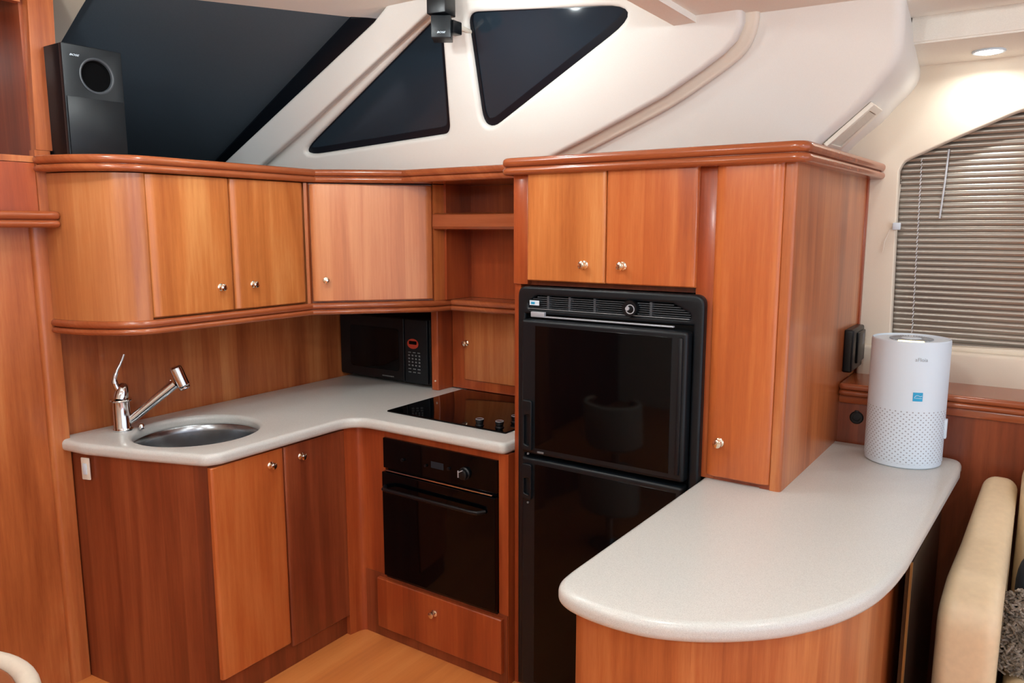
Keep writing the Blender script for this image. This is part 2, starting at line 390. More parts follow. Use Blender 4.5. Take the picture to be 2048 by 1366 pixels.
for i,(wn,lab) in enumerate(((win1,''),(win2,''))):
    g=struct(plate('window_%d'%(i+2), [ (x,y) for x,y in inset(wn,-.012)], .012, M['glassD'], mx=sidemx(2.495)))
    big=inset(wn,-.010); small=inset(wn,.016)
    plate('border', big, .003, M['band'], g, holes=[small], mx=sidemx(2.482))
# pillar beam between windshield and side windows
pil=[sp(p) for p in [(-3.62,1.865),(-3.28,1.865),(-3.059,1.951),(-2.70,2.091),(-1.80,2.458),(-1.80,2.52),(-1.98,2.52),(-2.144,2.434),(-3.336,1.975)]]
struct(plate('trim_6', pil, .052, M['cream'], bev=.012, mx=sidemx(2.462)))
# aft padded panel, rounded toward the window recess: sweep of a rounded profile
def aft_panel():
    # (x_front_edge, z) and the same edge where it reaches the window wall
    E=[(-.600,1.86,-.640),(-.554,1.912,-.590),(-.495,1.963,-.540),(-.435,2.016,-.477),(-.395,2.060,-.440),(-.362,2.10,-.402),(-.345,2.145,-.372),(-.341,2.20,-.375),(-.343,2.30,-.410)]
    bm=bmesh.new(); rows=[]
    E2=spline([(a,z,c) for a,z,c in E],4)
    for (xf,z,xw) in E2:
        y=2.52-KL*(z-1.88); row=[]
        row.append((-1.72,y+.003,z))
        row.append((xf-.035,y,z))
        for j in range(1,6):
            t=j/6*PI/2; row.append((xf-.035+.035*math.sin(t), y+.035-.035*math.cos(t), z))
        row.append((xf, y+.035, z)); row.append(((xf+xw)/2+.006,(y+3.05)/2,z)); row.append((xw, 3.05, z+.0))
        rows.append([bm.verts.new(p) for p in row])
    for a,c in zip(rows,rows[1:]):
        for i in range(len(a)-1): bm.faces.new((a[i],a[i+1],c[i+1],c[i]))
    r=bmesh.ops.extrude_face_region(bm, geom=bm.faces[:]); 
    vs=[g for g in r['geom'] if isinstance(g,bmesh.types.BMVert)]
    bmesh.ops.translate(bm, vec=(-.02,.03,0), verts=vs)
    return fin(bm,'wall_back',M['cream'])
struct(aft_panel())
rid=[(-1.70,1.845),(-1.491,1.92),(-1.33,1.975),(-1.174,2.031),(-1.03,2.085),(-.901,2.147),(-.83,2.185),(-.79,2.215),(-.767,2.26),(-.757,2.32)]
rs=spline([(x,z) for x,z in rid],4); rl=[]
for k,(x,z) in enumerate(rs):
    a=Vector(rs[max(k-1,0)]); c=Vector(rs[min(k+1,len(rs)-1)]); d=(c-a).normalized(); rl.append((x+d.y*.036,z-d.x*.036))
struct(plate('trim_12',[sp(p) for p in [(x-.01,z+.01) for x,z in rs]+rl[::-1]],.03,M['tan'],bev=.013,bres=5,mx=sidemx(2.53)))  # added strip; its tan colour carries the shade of the rolled edge
# vent grille in the end face of the aft panel
def vent():
    A=Vector((-.572,2.60,1.93)); 
    t=thing('air_vent','beige louvred air vent set in the sloping end of the cream panel','vent',(-.535,2.73,1.935))
    U=Vector((0,1,0)); V=Vector((.118,0,.105)).normalized(); mx=frame((-.553,2.530,1.908),(.745,-.0,.668),(-.055,1,.02))
    # local x up the slope, local y to the wall, local z = V x U
    s=-1
    out=fillet([(-.01,0),(.163,0),(.163,.20),(-.01,.25)],.008,3)
    hole=[(.005,.030),(.142,.030),(.142,.165),(.005,.20)]
    off=Matrix.Translation((0,0,0))
    plate('frame',out,.014,M['ivory'],t,holes=[hole],bev=.002,mx=mx@Matrix.Translation((0,0,-.013)))
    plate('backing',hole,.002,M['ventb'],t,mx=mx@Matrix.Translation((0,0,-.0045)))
    bm=bmesh.new()
    for i in range(9):
        yy=.042+i*.0145; add_box(bm,.007,.140,yy,yy+.005,.003,.010)
    bmesh.ops.transform(bm,matrix=mx@Matrix.Translation((0,0,-.0145)),verts=bm.verts); fin(bm,'slats',M['ivory'],t)
vent()
# window wall on the right (y const) with the cut-out for the blind window
wo=[(-.62,1.095),(1.6,1.095),(1.6,2.45),(-.62,2.45)]
wh=spline([(-.413,1.845),(-.395,1.878),(-.34,1.905),(-.264,1.940),(-.16,1.985),(-.061,2.025),(.08,2.06),(.3,2.10),(.7,2.12),(1.2,2.12)],5)+[(1.2,1.245),(.0,1.243),(-.232,1.236),(-.383,1.227)]+fillet([(-.40,1.233),(-.401,1.25),(-.404,1.4)],[0,.01,0])
ymx=lambda y: frame((0,y,0),(1,0,0),(0,0,1))     # local z points to -y
struct(plate('wall_right', wo, .05, M['creamW'], holes=[wh], bev=.006, mx=ymx(3.08)))
gl=struct(plate('window_4', [(-.45,1.19),(1.3,1.19),(1.3,2.2),(-.45,2.2)], .006, M['glassD'], mx=ymx(3.125)))
plate('frame', [(-.45,1.19),(1.3,1.19),(1.3,2.2),(-.45,2.2)], .02, M['band'], gl, holes=[[(-.43,1.21),(1.28,1.21),(1.28,2.18),(-.43,2.18)]], mx=ymx(3.12))
# padded sill band under window
struct(box('trim_7', -.50,1.6, 2.985,3.035, 1.10,1.226, M['creamW'], bev=.012, seg=3))
# lower wall + ledge
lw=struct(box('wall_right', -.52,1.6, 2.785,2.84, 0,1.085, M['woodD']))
struct(crown('trim_8', fillet([(-.515,2.755),(1.6,2.755),(1.6,3.04),(-.515,3.04)],[.02,0,0,0]), 1.078,1.120, M['railX'], None))
struct(box('trim_9', -.515,1.6, 2.772,2.80, 1.048,1.079, M['railX'], bev=.008))
# soffit box and its lamp
def soffit():
    bm=bmesh.new(); prof=[(2.66,2.172),(3.06,2.180),(3.06,2.40),(2.72,2.40),(2.665,2.262)]
    prof=[(2.685,2.198),(3.06,2.192),(3.06,2.42),(2.76,2.42),(2.70,2.262)]
    a=[bm.verts.new((-.362 if y<3 else -.372,y,z)) for y,z in prof]; c=[bm.verts.new((1.6,y,z)) for y,z in prof]; n=len(prof)
    bm.faces.new(a); bm.faces.new(c[::-1])
    for i in range(n): bm.faces.new((a[i],a[(i+1)%n],c[(i+1)%n],c[i]))
    bmesh.ops.bevel(bm,geom=[e for e in bm.edges if abs(e.verts[0].co.x-e.verts[1].co.x)>.5],offset=.006,segments=2,affect='EDGES')
    return struct(fin(bm,'trim_10',M['ceil']))
soffit()
struct(quad_slab('trim_11', [(-.40,2.44,2.265),(-.40,3.06,2.30),(1.6,3.06,2.30),(1.6,2.44,2.265)], .03, M['ceil']))
t=thing('downlight','lit round recessed downlight in the cream soffit above the blind','ceiling light',(-.165,2.90,2.185))
lathe('trim_ring',[(.036,0),(.045,0),(.047,-.003),(.044,-.006),(.038,-.005),(.036,0)],M['white'],t,mx=Matrix.Translation((-.165,2.90,2.195)))
lathe('lens',[(0,-.010),(.02,-.0095),(.036,-.006),(.037,0),(0,0)],M['lens'],t,mx=Matrix.Translation((-.165,2.90,2.195)))
# rest of the saloon out of view
struct(box('wall_front', -2.95,2.6,-2.45,-2.40,0,2.42,M['creamW']))
struct(box('wall_left', -3.0,-2.95,-2.4,.9,0,2.42,M['woodD']))
struct(box('wall_right', 1.6,2.6,2.46,2.52,0,2.3,M['creamW']))

# =================================================================== LEFT BULKHEAD UNIT
LB=thing('display_cabinet','tall cherry bulkhead cabinet with open cubby at the left edge','cabinet',(-2.80,.9,0))
# lower post with rounded outer corner and the angled panel left of it
def lean(o, k=.06):
    pass
pp=fillet([(-2.765,1.225),(-2.765,1.29),(-2.90,1.29),(-2.90,1.225)],[.018,.004,0,0])
plate('post', pp, 1.655, M['wood'], LB, z=0)
box('panel', -2.80,-2.785, .10,1.23, 0,1.65, M['wood'], LB)
# rail of the cubby level (moulding)
crown('moulding', fillet([(-2.672,-.2),(-2.672,1.283),(-2.86,1.283),(-2.86,-.2)],[0,.022,0,0]), 1.648,1.702, M['railY'], LB)
def upper_unit():
    # stile leaning slightly with the cabin side; header and rail of the opening, inner sides and back
    bm=bmesh.new()
    def leanbox(y0,y1,x0,x1,z0,z1,sl=.055):
        vs=[]
        for z in (z0,z1):
            d=sl*(z-1.70)
            for (x,y) in ((x0,y0),(x1,y0),(x1,y1),(x0,y1)): vs.append(bm.verts.new((x,y+d*(2 if y>.9 else 0)/2,z)))
        f=[(0,1,2,3),(4,7,6,5),(0,4,5,1),(1,5,6,2),(2,6,7,3),(3,7,4,0)]
        for q in f: bm.faces.new([vs[i] for i in q])
    leanbox(1.243,1.292,-2.77,-2.735,1.70,1.90,0)
    leanbox(1.243,1.322,-2.77,-2.735,1.901,2.50,.03)
    box('cubby_rail', -2.77,-2.740,-.2,1.242,1.703,1.858, M['woodR'],LB)
    fin(bm,'face_frame',M['wood'],LB,smooth=False)
    box('header', -2.77,-2.738,-.2,1.242,2.36,2.46, M['wood'],LB)
    box('cubby_floor', -3.05,-2.74,-.2,1.24,1.86,1.88, M['wood'],LB)
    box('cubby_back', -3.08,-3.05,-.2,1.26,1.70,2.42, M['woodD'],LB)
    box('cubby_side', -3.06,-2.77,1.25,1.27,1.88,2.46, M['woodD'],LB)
upper_unit()

# =================================================================== UPPER CABINETS (left run, corner, niche)
Z0,Z1=1.338,1.826
UC=thing('wall_cabinet','curved-end cherry wall cabinet above the sink, two doors with knobs','cabinet',(-2.64,1.78,1.285))
arc=[]
for j in range(13):
    t=j/12*PI/2
    arc.append((-2.80+.34*math.sin(t)*1.0, 1.435-.165*math.cos(t)))   # from (-2.80,1.27) round to (-2.46,1.435)
arc=spline([(-2.83,1.275),(-2.74,1.272),(-2.62,1.298),(-2.52,1.35),(-2.472,1.40),(-2.458,1.437)],5)
body=arc+[(-2.458,1.449),(-2.478,1.449),(-2.478,2.128),(-2.478,2.148),(-2.82,2.455),(-2.82,1.3)]
plate('case', body, Z1-1.338, M['woodC'], UC, z=1.338)
def door(parent, a, b2, z0, z1, mat, nrm, kn=None, name='door', t=.022, bev=.008, knr=.0135, wide=.032):
    """door slab between plan points a and b, front face on that line, thickness backwards"""
    A=Vector((a[0],a[1],0)); B=Vector((b2[0],b2[1],0)); d=(B-A); Ld=d.length; N=Vector((nrm[0],nrm[1],0)).normalized()
    e=min(wide,Ld*.2); h_=min(.014,t*.8) if wide>.02 else min(.008,t*.6); q=[(0,-t),(0,-h_)]+[(e*(1-math.cos(k*PI/12)),-h_+h_*math.sin(k*PI/12)) for k in range(1,6)]+[(e,0)]
    q=q+[(Ld-x,y) for x,y in q[::-1]]
    nn=d.normalized().cross(Vector((0,0,1))); sgn=1 if nn.dot(N)>0 else -1
    bm=bmesh.new(); dd=d.normalized(); fr=[]
    for z,ins in ((z0,.003),(z0+.003,0),(z1-.003,0),(z1,.003)):
        fr.append([bm.verts.new(A+dd*x+N*(y-ins*(1 if y>-t+.001 else 0))+Vector((0,0,z))) for x,y in q])
    for a1,c1 in zip(fr,fr[1:]):
        for k in range(len(q)): bm.faces.new((a1[k],a1[(k+1)%len(q)],c1[(k+1)%len(q)],c1[k]))
    bm.faces.new(fr[0]); bm.faces.new(fr[-1]); bmesh.ops.recalc_face_normals(bm,faces=bm.faces)
    me=bpy.data.meshes.new(name); bm.to_mesh(me); bm.free()
    o=link(me,name,mat,parent)
    if kn:
        p=A+d*kn[0]+Vector((0,0,kn[1])); knob(o,p,N,r=knr)
    return o
door(UC,(-2.452,1.452),(-2.452,1.774),Z0+.006,Z1-.0,M['woodL'],(1,0),(.81,1.432))
door(UC,(-2.452,1.779),(-2.452,2.118),Z0+.006,Z1,M['woodL'],(1,0),(.225,1.434))
# corner cabinet
CC=thing('corner_cabinet','pinkish cherry corner wall cabinet with one diagonal door above the microwave','cabinet',(-2.5,2.5,1.285))
dn=Vector((.744,-.668)); 
cb=[(-2.478,2.150),(-2.458,2.122),(-2.449,2.130),(-2.468,2.158),(-2.132,2.532),(-2.106,2.513),(-2.088,2.56),(-2.088,2.745),(-2.40,3.04),(-2.81,3.04),(-2.815,2.46)]
plate('case', cb, .488, M['wood'], CC, z=1.338)
door(CC,(-2.448,2.142),(-2.112,2.514),Z0+.006,Z1-.004,M['woodP'],dn,(.11,1.432))
# crown over left run + corner + niche ; rail under them
CR=[(-2.72,1.235)]+spline([(-2.72,1.235),(-2.60,1.262),(-2.50,1.32),(-2.44,1.40),(-2.425,1.46)],5)[1:]+[(-2.432,2.165),(-2.165,2.385),(-1.446,2.395),(-1.446,2.9),(-2.86,2.9),(-2.86,1.25)]
CRo=fillet(CR,[.02]+[0]*(len(CR)-1))
tag(crown('cornice', CRo, 1.829,1.882, M['railY'], None),'long cherry cornice moulding along the tops of the curved and corner cabinets','moulding')
RL=spline([(-2.80,1.262),(-2.72,1.262),(-2.61,1.287),(-2.51,1.34),(-2.455,1.40),(-2.438,1.45)],5)+[(-2.436,2.130),(-2.100,2.497),(-2.078,2.590),(-1.446,2.590),(-1.446,2.80),(-2.86,3.0),(-2.86,1.27)]
tag(crown('light_rail', RL, 1.289,1.338, M['railY'], None),'stepped cherry rail under the curved wall cabinet, corner cabinet and niche','moulding')
# niche over the hob
NB=thing('open_shelf_unit','open cherry niche with rounded valance over the cooktop','shelf',(-1.8,2.74,.91))
box('back_panel', -2.087,-1.445, 2.735,2.755, 1.339,1.828, M['woodR'], NB)
box('upper_shelf', -2.086,-1.445, 2.52,2.74, 1.665,1.69, M['woodR'], NB)
bm=bmesh.new()
prof=[(2.50,1.652),(2.503,1.70),(2.52,1.708),(2.545,1.708),(2.545,1.64),(2.52,1.638),(2.507,1.642)]
a=[bm.verts.new((-2.102,y,z)) for y,z in prof]; c=[bm.verts.new((-1.445,y,z)) for y,z in prof]; n=len(prof)
bm.faces.new(a); bm.faces.new(c[::-1])
for i in range(n): bm.faces.new((a[i],a[(i+1)%n],c[(i+1)%n],c[i]))
fin(bm,'valance',M['railX'],NB)
box('side_panel', -2.087,-2.075, 2.56,2.75, 1.339,1.828, M['woodR'], NB)
lathe('puck_light',[(0,0),(.025,0),(.028,-.004),(.02,-.008),(0,-.008)],M['silver'],NB,mx=Matrix.Translation((-1.70,2.60,1.6655)))
# lower small cabinet behind the hob: recessed door
bm=bmesh.new()
box('lower_panel', -2.189,-1.445, 2.737,2.755, .912,1.288, M['woodR'], NB)
d=door(NB,(-2.118,2.731),(-1.446,2.731),.955,1.287,M['wood'],(0,-1),(.02,1.126),t=.0042,wide=.004)
# post/divider beside the microwave
dv=box('divider', -2.232,-2.190, 2.632,2.742, .912,1.288, M['woodR'], NB, bev=.007, seg=3, edges='z')
cyl('screw',(-2.207,2.632,.955),(-2.207,2.629,.955),.004,M['ivory'],dv)

# =================================================================== MICROWAVE
MW=thing('microwave_oven','black microwave oven tucked in the corner niche under the diagonal cabinet','microwave',(-2.53,2.85,.925))
mx0,mx1,mz0,mz1,my=-2.815,-2.245,.925,1.232,2.635
box('case', mx0,mx1, my+.012,3.0, mz0,mz1, M['black'], MW, bev=.008)
plate('door', fillet([(mx0,mz0+.005),(mx1-.15,mz0+.005),(mx1-.15,mz1-.003),(mx0,mz1-.003)],[.012,.003,.003,.012]), .018, M['black'], MW, bev=.004, mx=ymx(my+.012))
dw=plate('door_glass', fillet([(-2.745,.975),(-2.425,.975),(-2.425,1.178),(-2.745,1.178)],.02), .003, M['blackG'], MW, bev=.001, mx=ymx(my-.005))
bm=bmesh.new()
for i in range(9): add_box(bm,-2.535+i*.0085,-2.529+i*.0085,my-.0075,my-.0055,.944,.949)
fin(bm,'maker_mark',M['grey'],MW)
cp=plate('control_panel', fillet([(mx1-.146,mz0+.005),(mx1-.008,mz0+.005),(mx1-.008,mz1-.003),(mx1-.146,mz1-.003)],.005), .016, M['blackS'], MW, bev=.003, mx=ymx(my+.012))
cxm=mx1-.082
ov=[(cxm-.012+.034*math.cos(2*PI*i/32),1.115+.0235*math.sin(2*PI*i/32)) for i in range(32)]
b3=plate('display_label', ov, .003, M['red'], cp, mx=ymx(my-.003)); b3['label']='oval red label with dark readout'
plate('readout', fillet([(cxm-.034,1.112),(cxm+.012,1.112),(cxm+.012,1.128),(cxm-.034,1.128)],.004), .001, M['blackG'], cp, mx=ymx(my-.006))
for r_ in range(7):
    for c_ in range(4 if 1<=r_<5 else 3):
        wd=.009 if 1<=r_<5 else .016
        xx=cxm-.045+c_*(.021 if 1<=r_<5 else .028)+.004; zz=1.072-r_*.0155
        o=box('button', xx,xx+wd, my-.0055,my-.003, zz,zz+(.007 if 1<=r_<5 else .004), M['grey'], cp)

# =================================================================== BASE CABINETS
SCX,SCY,SR=-2.497,1.612,.218
SB=thing('sink_cabinet','cherry base cabinet under the sink with curved end and two tall doors','cabinet',(-2.45,1.7,0))
endc=spline([(-2.775,1.293),(-2.66,1.305),(-2.52,1.335),(-2.36,1.385),(-2.245,1.428),(-2.205,1.452)],5)
sb=endc+[(-2.198,1.475),(-2.198,2.02),(-2.22,2.06),(-2.24,2.125),(-2.82,2.70),(-2.82,1.30)]
sb=endc+[(-2.198,1.475),(-2.198,2.10),(-2.82,2.10),(-2.82,1.30)]
sinkhole=[(SCX+(SR+.018)*math.cos(2*PI*i/48),SCY+(SR+.018)*math.sin(2*PI*i/48)) for i in range(48)]
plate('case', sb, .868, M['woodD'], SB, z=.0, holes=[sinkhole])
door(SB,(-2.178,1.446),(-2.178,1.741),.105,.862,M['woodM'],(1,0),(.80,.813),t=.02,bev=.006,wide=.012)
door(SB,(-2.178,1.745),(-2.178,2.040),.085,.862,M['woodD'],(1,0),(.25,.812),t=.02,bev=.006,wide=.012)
sw=box('light_switch', -.018,.018,-.006,0,0,.080, M['ivory'], None, bev=.003, mx=frame((-2.675,1.293,.775),(.955,.297,0),(-.297,.955,0)))
tag(sw,'small ivory switch plate on the end of the sink cabinet','switch')
box('rocker', -.008,.008,-.010,-.005,.02,.06, M['white'], sw, bev=.002, mx=frame((-2.675,1.293,.775),(.955,.297,0),(-.297,.955,0)))
# oven housing
OC=thing('oven_housing','cherry base cabinet that frames the built-in oven, drawer below','cabinet',(-1.8,2.4,0))
inner=fillet([(-2.200,2.035),(-2.178,2.035),(-2.165,2.108),(-2.03,2.108),(-2.03,2.4),(-2.2,2.4)],[0,0,.07,0,0,0],8)
plate('corner_post', inner, .868, M['woodR'], OC, z=0)
box('face_frame', -2.029,-1.486, 2.108,2.135, .842,.868, M['woodR'], OC)
box('face_frame', -1.486,-1.445, 2.108,2.60, 0,.868, M['woodR'], OC)
box('case', -2.05,-1.447, 2.14,2.70, 0,.868, M['woodR'], OC)
box('plinth', -2.19,-1.447, 2.104,2.15, 0,.27, M['woodD'], OC)
dr=door(OC,(-2.072,2.086),(-1.462,2.086),.048,.258,M['woodR'],(0,-1),(.49,.193),name='drawer',t=.02,wide=.004)
# oven
OV=thing('built_in_oven','black built-in oven below the cooktop','oven',(-1.755,2.3,.268))
ox0,ox1,oy=-2.028,-1.488,2.100
box('case', ox0+.01,ox1-.01, oy+.01,2.14, .27,.838, M['black'], OV)
plate('control_panel', fillet([(ox0,.722),(ox1,.722),(ox1,.842),(ox0,.842)],.003), .020, M['blackG'], OV, bev=.002, mx=ymx(oy+.015))
od=plate('door', fillet([(ox0,.282),(ox1,.282),(ox1,.708),(ox0,.708)],.003), .030, M['blackG'], OV, bev=.003, mx=ymx(oy+.015))
plate('lower_trim', [(ox0,.268),(ox1,.268),(ox1,.278),(ox0,.278)], .012, M['black'], OV, mx=ymx(oy+.012))
tr=box('trim_strip', ox0+.014,ox1-.016, oy-.010,oy+.002, .7115,.7165, M['chrome'], OV, bev=.001); tr['label']='bright metal strip above the oven door'
bm=bmesh.new(); add_tube(bm,[(ox0+.02,oy-.018,.652),(ox0+.035,oy-.045,.652),(ox0+.06,oy-.05,.652),(ox1-.08,oy-.05,.652),(ox1-.055,oy-.045,.652),(ox1-.04,oy-.018,.652)],.0075,12)
fin(bm,'handle',M['black'],od)
kz=.772
kb=lathe('control_knob',[(0,0),(.024,0),(.024,.006),(.020,.010),(.019,.020),(.014,.023),(0,.023)],M['black'],OV,mx=frame((-1.625,oy-.005,kz),(1,0,0),(0,0,1)))
box('pointer_mark', -1.641,-1.637, oy-.0295,oy-.027, kz-.012,kz+.014, M['silver'], kb)
box('pointer_mark', -.0015,.0015,-.0015,.0015,-.012,.012, M['silver'], kb, mx=Matrix.Translation((-1.630,oy-.0285,kz+.012))@Matrix.Rotation(math.radians(62),4,'Y'))
cyl('button',(-1.925,oy-.005,.770),(-1.925,oy-.014,.770),.006,M['black'],OV)
cyl('button',(-1.81,oy-.005,.768),(-1.81,oy-.012,.768),.005,M['black'],OV)
cyl('button',(-1.70,oy-.005,.776),(-1.70,oy-.012,.776),.006,M['black'],OV)
plate('display', [(-1.785,.765),(-1.725,.765),(-1.725,.79),(-1.785,.79)], .0008, M['navy'], OV, mx=ymx(oy-.005))

# =================================================================== L COUNTER
ctr=[(-2.82,1.262),(-2.745,1.262)]
front=[(-2.80,1.268),(-2.72,1.262),(-2.60,1.287),(-2.42,1.343),(-2.19,1.435),(-2.165,1.47)]
L_out=fillet([(-2.825,1.285),(-2.79,1.258),(-2.66,1.272),(-2.43,1.340),(-2.185,1.428),(-2.163,1.48),(-2.163,2.075),(-1.450,2.088),(-1.445,2.14),(-1.445,2.732),(-2.19,2.735),(-2.23,3.045),(-2.825,3.045)],
             [.01,.015,.1,.1,.045,.03,.095,.03,0,0,0,0,0],8)
hole=[(SCX+SR*math.cos(2*PI*i/64),SCY+SR*math.sin(2*PI*i/64)) for i in range(64)]
ct=plate('worktop', L_out, .042, M['corian'], None, holes=[hole], bev=.016, bres=5, z=.869)
tag(ct,'white speckled L-shaped worktop holding the sink and the cooktop','countertop')
# sink bowl
sk=lathe('sink', [(SR+.012,-.036),(SR-.0,-.036),(SR-.003,-.040),(SR-.008,-.06),(SR-.012,-.14),(SR-.03,-.165),(.05,-.175),(.045,-.178),(0,-.178),(0,-.182),(.05,-.182),(SR-.025,-.170),(SR-.006,-.145),(SR+.002,-.05),(SR+.012,-.045),(SR+.012,-.036)],
         M['steel'], None, mx=Matrix.Translation((SCX,SCY,.911)), seg=64)
tag(sk,'round brushed steel sink bowl sunk in the worktop','sink')
lathe('drain',[(0,.004),(.03,.004),(.04,.001),(.04,0),(0,0)],M['chrome'],sk,mx=Matrix.Translation((SCX,SCY,.911-.178)))
# faucet
FA=thing('faucet','chrome single-lever faucet with angled pull-out spout beside the sink','faucet',(-2.712,1.455,.911))
fx,fy=-2.712,1.452
lathe('base',[(0,0),(.034,0),(.034,.006),(.031,.010),(.030,.012),(.0295,.10),(.030,.112),(0,.112)],M['chrome'],FA,mx=Matrix.Translation((fx,fy,.911)),seg=36)
lathe('collar',[(0,0),(.037,0),(.039,.003),(.037,.007),(0,.007)],M['chrome'],FA,mx=Matrix.Translation((fx,fy,1.022)),seg=36)
lathe('cap',[(0,0),(.025,0),(.025,.012),(.023,.030),(.018,.048),(.010,.058),(0,.060)],M['chrome'],FA,mx=Matrix.Translation((fx,fy,1.029))@Matrix.Rotation(math.radians(-14),4,'X'),seg=36)
tube('lever',spline([(fx-.004,fy-.004,1.06),(fx-.008,fy-.014,1.095),(fx-.004,fy-.006,1.13),(fx,fy+.012,1.165),(fx+.004,fy+.022,1.192)],5),[.012]*3+[.011]*3+[.008]*4+[.0055]*4+[.0045]*4+[.0045]*3,M['chrome'],FA,seg=12)
sd=Vector((.62,.78,0)).normalized()
def fp(s,z): return (fx+sd.x*s, fy+sd.y*s, z)
tube('spout',[fp(.0,.935),fp(.04,.958),fp(.17,1.063),fp(.185,1.075)],[.015,.0165,.0185,.019],M['chrome'],FA,seg=16)
hd=thing; 
H0=Vector(fp(.205,1.092)); hx=Vector((sd.x*.35,sd.y*.35,-1)).normalized()
sh=lathe('spray_head',[(0,-.050),(.016,-.050),(.022,-.044),(.023,-.032),(.0235,.026),(.021,.030),(.021,.038),(.016,.042),(0,.042)],M['chrome'],FA,mx=Matrix.Translation(H0)@hx.to_track_quat('Z','Y').to_matrix().to_4x4(),seg=28)
lathe('spray_trigger',[(0,0),(.006,0),(.006,.010),(0,.012)],M['chrome'],sh,mx=Matrix.Translation(Vector(fp(.168,1.078)))@Matrix.Rotation(math.radians(-30),4,'X'),seg=16)
lathe('stopper',[(0,0),(.011,0),(.011,.012),(.008,.018),(0,.02)],M['chrome'],FA,mx=Matrix.Translation((fx+.035,fy+.05,.911)),seg=20)
# cooktop
hb=fillet([(-2.108,2.205),(-1.518,2.198),(-1.518,2.70),(-2.108,2.70)],.006,3)
HB=plate('cooktop', hb, .006, M['blackG'], None, bev=.002, z=.911)
tag(HB,'black glass electric cooktop with round knobs at its right side','cooktop')
for (x,y) in ((-1.655,2.225),(-1.575,2.240),(-1.572,2.340),(-1.572,2.430)):
    k=lathe('control_knob',[(0,0),(.017,0),(.017,.003),(.0135,.006),(.014,.012),(.0165,.020),(.0155,.024),(.011,.025),(0,.025)],M['black'],HB,mx=Matrix.Translation((x,y,.917)),seg=26)
    lathe('knob_ring',[(.0135,0),(.0158,0),(.0155,.0012),(.0135,.0012),(.0135,0)],M['silver'],k,mx=Matrix.Translation((x,y,.9415)),seg=26)

# =================================================================== TALL CABINET + FRIDGE
TC=thing('tall_cabinet','tall cherry cabinet around the refrigerator, three doors, standing on the peninsula end','cabinet',(-.95,2.6,0))
fy0=2.135
box('side_panel', -1.443,-1.418, 2.145,2.75, 0,1.83, M['woodR'], TC)
box('stile', -1.443,-1.385, fy0,2.160, 1.46,1.83, M['woodR'], TC, bev=.004)
box('top_panel', -1.443,-.535, 2.16,3.04, 1.79,1.84, M['woodR'], TC)
box('shelf_panel', -1.418,-.76, 2.16,2.75, 1.458,1.475, M['woodD'], TC)
box('stile', -.803,-.725, fy0,2.165, .911,1.83, M['woodR'], TC, bev=.003)
box('partition', -.775,-.752, 2.165,2.75, .911,1.83, M['woodD'], TC)
d1=door(TC,(-1.379,2.118),(-1.0915,2.118),1.476,1.824,M['woodL'],(0,-1),(.755,1.532),t=.02,bev=.005,wide=.012)
d2=door(TC,(-1.0885,2.118),(-.800,2.118),1.476,1.824,M['woodM'],(0,-1),(.205,1.532),t=.02,bev=.005,wide=.012)
d3=door(TC,(-.749,2.118),(-.562,2.118),.925,1.824,M['woodM'],(0,-1),(.22,1.03),t=.02,bev=.009)
box('stile', -.590,-.552, 2.130,2.17, .911,1.83, M['woodR'], TC)
box('bottom_rail', -.775,-.535, 2.138,2.20, .911,.925, M['woodR'], TC)
# right side board with rounded front post, slightly splayed
sidep=fillet([(-.560,2.126),(-.531,2.126),(-.514,2.785),(-.514,3.05),(-.548,3.05),(-.560,2.785)],[.003,.014,0,0,0,0])
def two(zlow):
    a=plate_mesh(fillet([(-.562,2.126),(-.531,2.126),(-.514,2.786),(-.552,2.786)],[.003,.014,0,0]), 1.83-.911, mx=Matrix.Translation((0,0,.911)))
    c=plate_mesh([(-.552,2.786),(-.514,2.786),(-.508,3.05),(-.545,3.05)], 1.83-1.12, mx=Matrix.Translation((0,0,1.12)))
    return link(merge([a,c]),'side_board',M['wood'],TC)
two(0)
box('edge_stile', -.522,-.503, 3.005,3.05, 1.12,1.83, M['woodR'], TC, bev=.004)
tcr=fillet([(-1.478,2.098),(-.497,2.088),(-.455,3.045),(-1.478,3.045)],[.045,.05,0,0],8)
tag(crown('cornice', tcr, 1.818,1.873, M['railX'], None),'deep cherry cornice capping the tall refrigerator cabinet','moulding')
bx=thing('wall_box','small black box fixed to the side of the tall cabinet near the window','wall box',(-.50,2.9,1.14))
box('case', -.5165,-.483, 2.800,3.00, 1.150,1.300, M['black'], bx, bev=.008, seg=3)
box('cradle', -.484,-.476, 2.86,2.985, 1.175,1.285, M['black'], bx, bev=.004)
box('slot', -.4765,-.4755, 2.93,2.965, 1.235,1.275, M['grey'], bx)

FR=thing('refrigerator','black two-door refrigerator with vent grille, built into the cherry cabinet','refrigerator',(-1.09,2.4,0))
rx0,rx1=-1.405,-.764
fl=fillet([(rx0,0.03),(rx1,0.03),(rx1,1.457),(rx0,1.457)],[0,0,.032,.032])
hol=[(rx0+.03,.06),(rx1-.032,.06),(rx1-.032,1.366),(rx0+.03,1.366)]
hol2=fillet([(-1.362,1.385),(-.805,1.385),(-.805,1.40),(-.86,1.428),(-1.335,1.428),(-1.362,1.405)],[.006,.006,.01,.02,.02,.01])
plate('frame', fl, .035, M['blackS'], FR, holes=[hol,hol2], bev=.009, bres=4, mx=ymx(2.140))
box('cabinet_body', rx0+.012,rx1-.012, 2.142,2.74, .02,1.445, M['black'], FR)
g=box('grille', -1.36,-.81, 2.128,2.142, 1.386,1.428, M['void'], FR)
bm=bmesh.new()
for i in range(6):
    z=1.3885+i*.0066; ins=[0,0,0,.004,.012,.03][i]; add_box(bm,-1.362+ins,-.805-ins*1.8,2.113,2.127,z,z+.0026)
